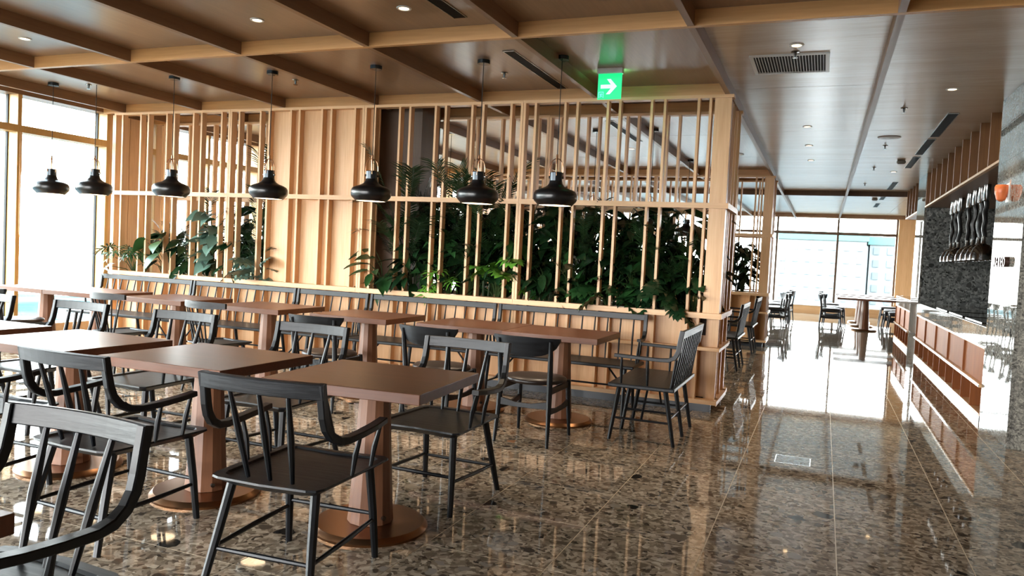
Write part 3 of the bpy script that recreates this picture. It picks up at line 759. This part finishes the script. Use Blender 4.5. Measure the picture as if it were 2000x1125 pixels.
PL = [(-2.105, 'first'), (-2.815, 'second'), (-3.89, 'third'), (-5.055, 'fourth'), (-6.298, 'fifth'), (-7.40, 'sixth'), (-8.065, 'seventh')]
for x, w in PL:
    pen.at((x, 6.09, 0), rnd.uniform(-.4, .4), 'black bell-shaped pendant lamp over the bench tables, '+w+' from the right', 'pendant lamps over the bench tables')
for x, y, w in ((-2.07, 9.64, 'right of the nearer two'), (-2.815, 9.65, 'left of the nearer two'), (-2.09, 12.54, 'farthest'), (-3.6, 9.65, 'third of the nearer row'), (-4.9, 9.65, 'leftmost of the nearer row')):
    pen.at((x, y, 0), 0, 'black pendant lamp seen through the planter screen, '+w, 'pendant lamps behind the screen')

# ------------------------------------------------------------------ ceiling fittings
def mk_down():
    t = empty('downlight', cat='downlight')
    MB().lathe([(.052, 0), (.05, -.006), (.036, -.006), (.034, -.001)], n=24, cap=False).build('trim_ring', WHITEP, t, True)
    MB().lathe([(.034, -.0015), (.001, -.002)], n=20).build('lens', DLGLOW, t)
    return t
dn = Kind(mk_down())
for (x, y), w in [((-2.78, 4.67), 'in the middle coffer at the top'), ((-4.027, 4.66), 'in the upper left coffer'), ((-6.507, 4.64), 'in the coffer at the left edge'), ((-.29, 6.12), 'beside the white air grille'),
                  ((.951, 7.81), 'on the right of the corridor near the stone pier'), ((-.281, 9.62), 'first in the corridor'), ((-.289, 11.09), 'second in the corridor'), ((-.285, 12.6), 'third in the corridor'),
                  ((.95, 14.0), 'above the end of the long counter'), ((-5.2, 11.0), 'behind the screen on the left'), ((-2.75, 11.3), 'seen between the screen slats'), ((-1.45, 11.43), 'above the hidden settee')]:
    dn.at((x, y, ZC), 0, 'small round white downlight '+w, 'recessed downlights')
for (x, y) in [(-2.78, 4.67), (-4.027, 4.66), (-6.507, 4.64), (-.29, 6.12), (.951, 7.81), (-.281, 9.62), (-5.2, 11.0), (-2.75, 11.3)]:
    l = bpy.data.lights.new('downlight_spot', 'SPOT'); l.energy = 25; l.color = (1, .78, .55); l.spot_size = 1.6; l.spot_blend = .6; l.shadow_soft_size = .03
    o = bpy.data.objects.new('downlight_spot', l); C.objects.link(o); o.location = (x, y, ZC-.012)
for x, w in PL:
    l = bpy.data.lights.new('pendant_light', 'SPOT'); l.energy = 16; l.color = (1, .8, .6); l.spot_size = 2.2; l.spot_blend = .7; l.shadow_soft_size = .08
    o = bpy.data.objects.new('pendant_light', l); C.objects.link(o); o.location = (x, 6.09, 1.785)
def mk_sprink():
    t = empty('sprinkler', cat='sprinkler')
    MB().lathe([(.034, 0), (.03, -.006), (.012, -.008), (.009, -.03), (.006, -.045)], n=16).build('body', CHROME, t, True)
    MB().lathe([(.022, -.046), (.022, -.049)], n=12).build('deflector', CHROME, t)
    return t
spk = Kind(mk_sprink())
for (x, y), w in [((-2.811, 6.54), 'between the two right pendant cords'), ((-5.062, 6.45), 'beside the fourth pendant cord'), ((-7.693, 6.23), 'near the left window'), ((-.305, 6.30), 'touching the air grille'),
                  ((.641, 8.635), 'first in the right corridor bay'), ((.636, 11.13), 'second in the right corridor bay'), ((.63, 13.45), 'third in the right corridor bay'), ((.61, 15.86), 'fourth in the right corridor bay'),
                  ((-1.47, 10.9), 'behind the screen near the corner post')]:
    spk.at((x, y, ZC), 0, 'small chrome ceiling sprinkler '+w, 'ceiling sprinklers')
# air grille
g = empty('air_grille', (-.355, 6.65, ZC), label='white rectangular air grille with fine blades in the corridor ceiling', cat='grille')
hx, hy_ = .295, .30
for a in ((-hx, hx, -hy_, -hy_+.03), (-hx, hx, hy_-.03, hy_), (-hx, -hx+.03, -hy_+.03, hy_-.03), (hx-.03, hx, -hy_+.03, hy_-.03)): box('frame', WHITEP, a[0], a[1], a[2], a[3], -.012, 0, g)
box('duct', DARK, -hx+.03, hx-.03, -hy_+.03, hy_-.03, -.002, 0, g)
for k in range(24):
    x = -hx+.045+k*(2*hx-.09)/23; box('blade', WHITEP, x-.0022, x+.0022, -hy_+.03, hy_-.03, -.012, -.002, g)
SLM = plain('slot_metal', '060606', .6, spec=.1)
for k, (x, ya, yb, lab) in enumerate([(1.12, 8.95, 10.45, 'nearest in the right corridor bay'), (1.11, 10.6, 12.0, 'second in the right corridor bay'), (1.11, 12.2, 13.5, 'third in the right corridor bay'), (1.10, 15.6, 17.0, 'fourth in the right corridor bay'),
                                  (-2.483, 5.83, 7.24, 'between two right pendant lamps'), (-2.483, 3.2, 4.95, 'at the top picture edge'), (1.1, 18.2, 19.4, 'fifth, beyond the dark cross beam'), (1.1, 20.4, 21.6, 'farthest in the right corridor bay'), (-2.48, 9.0, 10.6, 'behind the screen')]):
    t = empty('slot_diffuser', (x, ya, ZC), label='narrow black slot diffuser, '+lab, cat='diffuser')
    box('slot', SLM, -.045, .045, 0, yb-ya, -.004, 0, t)
    box('edge', STEEL, -.052, -.046, 0, yb-ya, -.006, 0, t); box('edge', STEEL, .046, .052, 0, yb-ya, -.006, 0, t)
    box('end_cap', WHITEP, -.045, .045, 0, .02, -.006, -.004, t)
o = MB().lathe([(.13, 0), (.128, -.008), (.11, -.012), (.001, -.013)], n=32).build('ceiling_speaker', WHITEP, None, True); o.location = (.637, 10.46, ZC); tag(o, 'flat round white ceiling speaker above the counter aisle', 'speaker')
o = MB().lathe([(.13, 0), (.128, -.008), (.11, -.012), (.001, -.013)], n=32).build('ceiling_speaker', WHITEP, None, True); o.location = (-1.33, 11.9, ZC); tag(o, 'flat round ceiling speaker right of the oak corner post', 'speaker')
for x, y, lab in ((.947, 12.6, 'nearer'), (.95, 19.0, 'farther')):
    o = MB().lathe([(.045, 0), (.06, -.012), (.062, -.035), (.045, -.055), (.001, -.062)], n=20).build('smoke_detector', GREYP, None, True); o.location = (x, y, ZC); tag(o, 'grey round smoke detector in the corridor ceiling, '+lab+' one', 'detector')

# exit sign
ex = empty('exit_sign', (-1.82, 6.56, ZC), label='green lit exit sign with a white arrow hanging from the ceiling', cat='sign')
GRN = plain('sign_green', '10c878', .4, emit='10d880', es=.5)
ARW = plain('sign_pale', 'd0fff0', .4, emit='c4fff0', es=.42)
PICT = plain('sign_pictogram', '70e8d0', .4, emit='74f0dc', es=.4)
box('housing', WHITEP, -.112, .112, -.03, .03, -.045, -.0, ex, .003)
box('panel', GRN, -.105, .105, -.006, .006, -.265, -.045, ex)
yy = -.009
def poly(name, pts, m, par, y=yy, th=.002):
    n = len(pts); v = [(x, y, z) for x, z in pts]+[(x, y+th, z) for x, z in pts]
    f = [tuple(range(n)), tuple(range(2*n-1, n-1, -1))]+[(i, (i+1) % n, (i+1) % n+n, i+n) for i in range(n)]
    return MB().add(v, f).build(name, m, par)
poly('arrow', [(-.078, -.172), (.012, -.172), (-.028, -.222), (.005, -.222), (.065, -.156), (.008, -.092), (-.026, -.092), (.012, -.14), (-.078, -.14)], ARW, ex, -.0095)
poly('door_pictogram', [(-.096, -.252), (-.09, -.252), (-.09, -.205), (-.056, -.205), (-.056, -.252), (-.05, -.252), (-.05, -.2), (-.096, -.2)], PICT, ex, -.0095)
poly('figure_pictogram', [(-.083, -.248), (-.077, -.248), (-.073, -.236), (-.066, -.245), (-.062, -.241), (-.07, -.228), (-.068, -.222), (-.061, -.226), (-.06, -.222), (-.07, -.213), (-.079, -.217), (-.084, -.226), (-.079, -.226), (-.077, -.222), (-.079, -.234)], PICT, ex, -.0095)
l = bpy.data.lights.new('exit_glow', 'AREA'); l.energy = 1.2; l.color = (.15, 1, .45); l.size = .16; l.size_y = .02; l.shape = 'RECTANGLE'
o = bpy.data.objects.new('exit_glow', l); C.objects.link(o); o.location = (-1.82, 6.60, ZC-.06); o.rotation_euler = (PI, 0, 0)

# ------------------------------------------------------------------ plants
def frond_mb(seed, L=.9, droop=.55, nl=20, lw=.011, ll=.30):
    r = random.Random(seed); m = MB(); pts = []
    for k in range(9):
        u = k/8; pts.append(Vector((L*u*(1-.25*u*droop), 0, L*(.95*u-.75*droop*u*u))))
    m.tube(pts, [.005*(1-.8*k/8)+.001 for k in range(9)], 4)
    for k in range(nl):
        u = .22+.76*k/(nl-1); i = min(int(u*8), 7); f = u*8-i
        p = pts[i].lerp(pts[i+1], f); t = (pts[i+1]-pts[i]).normalized()
        le = ll*math.sin(PI*min(1, .18+.8*(1-abs(u-.5)*1.1)))*r.uniform(.85, 1.1)
        for s in (-1, 1):
            d = (Vector((0, s, 0))*.85+t*.75+Vector((0, 0, r.uniform(-.05, .2)))).normalized()
            w = t.cross(d).cross(d).normalized()*lw
            a = p; b_ = p+d*le*.5+Vector((0, 0, -.01)); c = p+d*le+Vector((0, 0, -.07*le/.3))
            m.add([a-w*.4, a+w*.4, b_+w, b_-w, c], [(0, 1, 2, 3), (3, 2, 4)])
    return m
def leaf_mb(kind, seed=0):
    r = random.Random(seed); m = MB()
    if kind == 'lance': pr_ = [(0, 0), (.15, .12), (.35, .19), (.6, .17), (.82, .09), (1, 0)]
    elif kind == 'heart': pr_ = [(-.12, .12), (-.06, .28), (.12, .38), (.35, .36), (.6, .24), (.82, .10), (1, 0)]
    else: pr_ = None
    if pr_:
        n = len(pr_); vs = []
        for i, (u, w) in enumerate(pr_):
            z = .12*u-.28*u*u; vs += [(u, -w, z+.10*w), (u, 0, z-.03), (u, w, z+.10*w)]
        fs = []
        for i in range(n-1): a = 3*i; fs += [(a, a+1, a+4, a+3), (a+1, a+2, a+5, a+4)]
        return m.add(vs, fs)
    # split leaf: lobes fanned along the midrib
    lob = [(0.02, 150, .34), (.08, 115, .42), (.22, 88, .44), (.38, 68, .42), (.55, 50, .38), (.72, 34, .32)] if kind == 'split' else [(0.0, 140, .30), (.05, 105, .42), (.12, 78, .50), (.22, 55, .55), (.38, 34, .52)]
    lw_ = .13 if kind == 'split' else .05
    m.add([(0, -.03, 0), (.4, -.20 if kind == 'split' else -.04, .02), (1, 0, -.15), (.4, .20 if kind == 'split' else .04, .02), (0, .03, 0)], [(0, 1, 3, 4), (1, 2, 3)])
    for u, ang, le in lob:
        for s in (-1, 1):
            a = math.radians(ang)*s; d = Vector((math.cos(a), math.sin(a), 0)); w = Vector((-d.y, d.x, 0))*lw_*r.uniform(.8, 1.15)
            p = Vector((u, 0, .02-.1*u)); b_ = p+d*le*.55+Vector((0, 0, .02)); c = p+d*le+Vector((0, 0, -.10))
            m.add([p-w*.5, p+w*.5, b_+w, b_-w, c], [(0, 1, 2, 3), (3, 2, 4)])
    return m
def meshof(mb, name, mat): 
    o = mb.build(name, mat, None, 'all'); me = o.data; bpy.data.objects.remove(o); return me
FR = [meshof(frond_mb(s, L, d, n, w, ll), 'frond', PALMG) for s, L, d, n, w, ll in [(1, 1.0, .5, 26, .011, .30), (2, .85, .8, 24, .012, .28), (3, 1.15, .35, 30, .010, .33), (4, .8, 1.0, 22, .014, .26)]]
LV = {}
for kd in ('lance', 'heart', 'split', 'fern'):
    for mn, mt in (('g', LEAFG), ('d', LEAFD), ('b', LEAFB), ('s', LEAFS)):
        LV[kd+mn] = meshof(leaf_mb(kd, 3), 'leaf', mt)
STEM = {}
def palm(x, y, z, h, nf, seed, label, group):
    r = random.Random(seed); t = empty('palm', (x, y, z), r.uniform(0, 6), label=label, cat='plant', group=group)
    m = MB()
    for k in range(3): a = k*2.1; m.tube([(.03*math.cos(a), .03*math.sin(a), 0), (.06*math.cos(a), .06*math.sin(a), h*.5)], [.012, .008], 6)
    m.build('stem', STEMG, t, True)
    for k in range(nf):
        fm = FR[r.randrange(4)]; o = bpy.data.objects.new('frond', fm); C.objects.link(o); o.parent = t
        a = k*2.4+r.uniform(-.3, .3); hz = h*r.uniform(.12, .62)
        o.location = (.04*math.cos(a), .04*math.sin(a), hz); sc = r.uniform(.75, 1.05)*min(1, h/1.25)
        o.rotation_euler = (r.uniform(-.15, .15), r.uniform(-.75, -.1), a); o.scale = (sc, sc, sc)
    return t
def leafy(name, x, y, z, h, spread, nl, size, key, seed, label, group, front=False):
    r = random.Random(seed); t = empty(name, (x, y, z), 0, label=label, cat='plant', group=group)
    m = MB(); L_ = []
    for k in range(nl):
        a = r.uniform(0, 2*PI) if not front else r.uniform(PI*1.05, PI*1.95)
        q = r.uniform(.25, 1); rr = spread*r.uniform(.35, 1); zz = h*q
        p = Vector((rr*math.cos(a), rr*math.sin(a), zz)); L_.append((p, a))
        m.tube([(0, 0, 0), (p.x*.35, p.y*.35, zz*.7), p], [.006, .005, .003], 4)
    m.build('stem', STEMG, t)
    for p, a in L_:
        o = bpy.data.objects.new('leaf', LV[key]); C.objects.link(o); o.parent = t; o.location = p
        s = size*r.uniform(.7, 1.15); o.scale = (s, s, s); o.rotation_euler = (r.uniform(-.7, .7), r.uniform(-.1, .75), a+r.uniform(-.6, .6))
    return t
P1 = 'palms in the long planter'
def places(n): return ['first', 'second', 'third', 'fourth', 'fifth', 'sixth', 'seventh', 'eighth', 'ninth', 'tenth', 'eleventh', 'twelfth'][n]
zs = .86
px_ = [(-1.3, .62), (-1.62, .7), (-1.95, .9), (-2.3, .75), (-2.62, .62), (-3.0, .7), (-3.35, .95), (-3.7, .98), (-4.0, 1.0), (-4.35, 1.1)]
for k, (x, h) in enumerate(px_):
    palm(x, 7.66+.1*(k % 3-1), zs, h, 28 if h > .9 else 17, 20+k, 'feathery green palm behind the right slats, %s from the corner post' % places(k), P1)
px_ = [(-6.3, 1.1), (-6.65, .9), (-7.05, .75), (-7.5, .8), (-7.95, .6)]
for k, (x, h) in enumerate(px_):
    palm(x, 7.75, zs, h, 10, 50+k, 'feathery palm behind the left slats, %s from the solid oak panels' % places(k), 'palms behind the left slats')
LP = [('leafy_plant', -4.52, .50, .24, 17, .29, 'lanceg', 'broad-leaved plant pushing out beside the third pendant table'),
      ('leafy_plant', -4.15, .44, .26, 16, .26, 'lanced', 'dark broad-leaved plant next to the clad column'),
      ('leafy_plant', -3.72, .35, .2, 10, .18, 'lanced', 'low dark lance-leaved plant right of the clad column'),
      ('fern', -3.78, .34, .16, 5, .26, 'fernb', 'small bright green fern between the slats'),
      ('leafy_plant', -3.15, .45, .25, 14, .20, 'lanced', 'dark leafy plant left of the bright split-leaf plant'),
      ('split_leaf_plant', -3.10, .50, .15, 5, .36, 'splitb', 'bright lime split-leaf plant catching the light by the divider'),
      ('leafy_plant', -2.6, .45, .2, 12, .22, 'lanced', 'dark lance-leaved plant right of the lime split-leaf plant'),
      ('leafy_plant', -2.35, .6, .22, 14, .26, 'lanced', 'tall dark lance-leaved plant in the middle of the right bay'),
      ('split_leaf_plant', -1.95, .38, .24, 9, .26, 'splitg', 'green split-leaf plant hanging over the ledge, middle of the right bay'),
      ('leafy_plant', -1.72, .5, .2, 12, .2, 'lanced', 'dark leafy plant between the two split-leaf plants'),
      ('split_leaf_plant', -1.42, .34, .26, 10, .28, 'splitd', 'dark split-leaf plant hanging over the ledge near the corner post'),
      ('leafy_plant', -1.12, .4, .14, 10, .18, 'lanced', 'dark leafy plant behind the corner post')]
LP2 = [('fern', -8.25, .42, .34, 11, .26, 'ferng', 'silvery green fern at the window end of the ledge'),
      ('leafy_plant', -7.75, .55, .24, 10, .26, 'heartg', 'heart-leaved plant in the left window-side bay'),
      ('leafy_plant', -7.35, .5, .22, 12, .24, 'lanced', 'dark leafy plant left of the silvery climber'),
      ('leafy_plant', -6.95, .85, .2, 22, .22, 'hearts', 'silvery green climber with hanging leaves between the left slats'),
      ('leafy_plant', -6.6, .5, .2, 12, .2, 'lanced', 'dark leafy plant behind the left divider post'),
      ('split_leaf_plant', -6.2, .36, .24, 9, .26, 'splits', 'silvery split-leaf plant just left of the solid panels')]
for k, (nm, x, h, sp, n, sz, key, lab) in enumerate(LP+LP2):
    leafy(nm, x, 7.42, zs, h, sp, n, sz, key, 80+k, lab, None, True)
for k in range(12):
    x = -1.30-k*.25
    leafy('leafy_plant', x, 7.84, zs, 1.05, .24, 44, .34, 'lanced', 200+k, 'dark dense plant in the rear row, %s from the corner post' % places(k), 'rear row of dark plants')
for k in range(12):
    x = -1.22-k*.26
    leafy('leafy_plant', x, 7.62, zs, .62+.15*(k % 3), .22, 36, .28, 'lanceg' if k % 3 == 1 else 'lanced', 300+k, 'low leafy plant in the middle row, %s from the corner post' % places(k), 'middle row of leafy plants')
for k in range(7):
    x = -6.25-k*.3
    leafy('leafy_plant', x, 7.84, zs, 1.0-.07*k, .22, 34-2*k, .30, 'lanced', 230+k, 'dark plant in the rear row behind the left slats, %s from the panels' % places(k), 'rear row of dark plants')
for k in range(6):
    x = -1.32-k*.33
    leafy('leafy_plant', x, 14.2, zs, .95 if k < 2 else .6, .2, 95 if k < 3 else 30, .26, 'lanced', 260+k, 'dark bushy plant in the second planter screen, %s from the corridor' % places(k), 'plants in the second planter')

# ------------------------------------------------------------------ outside
TW = plain('tower_paint', '6a6c6c', .9, spec=0); TWG = plain('tower_glass', '59636a', .9, spec=0); TWR = plain('tower_roof', '4a635e', .9, spec=0)
def tower(x, y, w, d, z0, z1, nf, nb, label, name='apartment_tower'):
    t = empty(name, (x, y, z0), label=label, cat='building'); H = z1-z0
    box('wall', TW, -w/2, w/2, 0, d, 0, H, t); box('roof', TWR, -w/2-.5, w/2+.5, -.5, d, H, H+2, t)
    for i in range(nf):
        for j in range(nb):
            zc = (i+.5)*H/nf; xc = -w/2+(j+.5)*w/nb
            box('window', TWG, xc-w/nb*.22, xc+w/nb*.22, -.3, .02, zc-H/nf*.28, zc+H/nf*.28, t)
    return t
tower(-1.0, 200, 20, 14, -40, 8.5, 16, 7, 'pale hazy apartment tower outside the far window, left and wider one')
tower(14.5, 206, 9, 14, -40, 8.0, 16, 3, 'narrow hazy tower outside the far window, right one')
gm, gn_, gl_, gb = newmat('hazy_ground')
g1 = gn_.new('ShaderNodeTexNoise'); g1.inputs['Scale'].default_value = .012; g2 = gn_.new('ShaderNodeValToRGB'); g3 = gn_.new('ShaderNodeNewGeometry')
gl_.new(g3.outputs['Position'], g1.inputs['Vector']); gl_.new(g1.outputs[0], g2.inputs[0]); gl_.new(g2.outputs[0], gb.inputs['Base Color'])
g2.color_ramp.elements[0].position = .4; g2.color_ramp.elements[0].color = (.028, .045, .046, 1); g2.color_ramp.elements[1].position = .62; g2.color_ramp.elements[1].color = (.12, .14, .14, 1)
gb.inputs['Roughness'].default_value = 1; gb.inputs['Specular IOR Level'].default_value = 0
structure(MB().box(-900, 900, -900, 1200, -41, -40).build('ground_outside', gm))
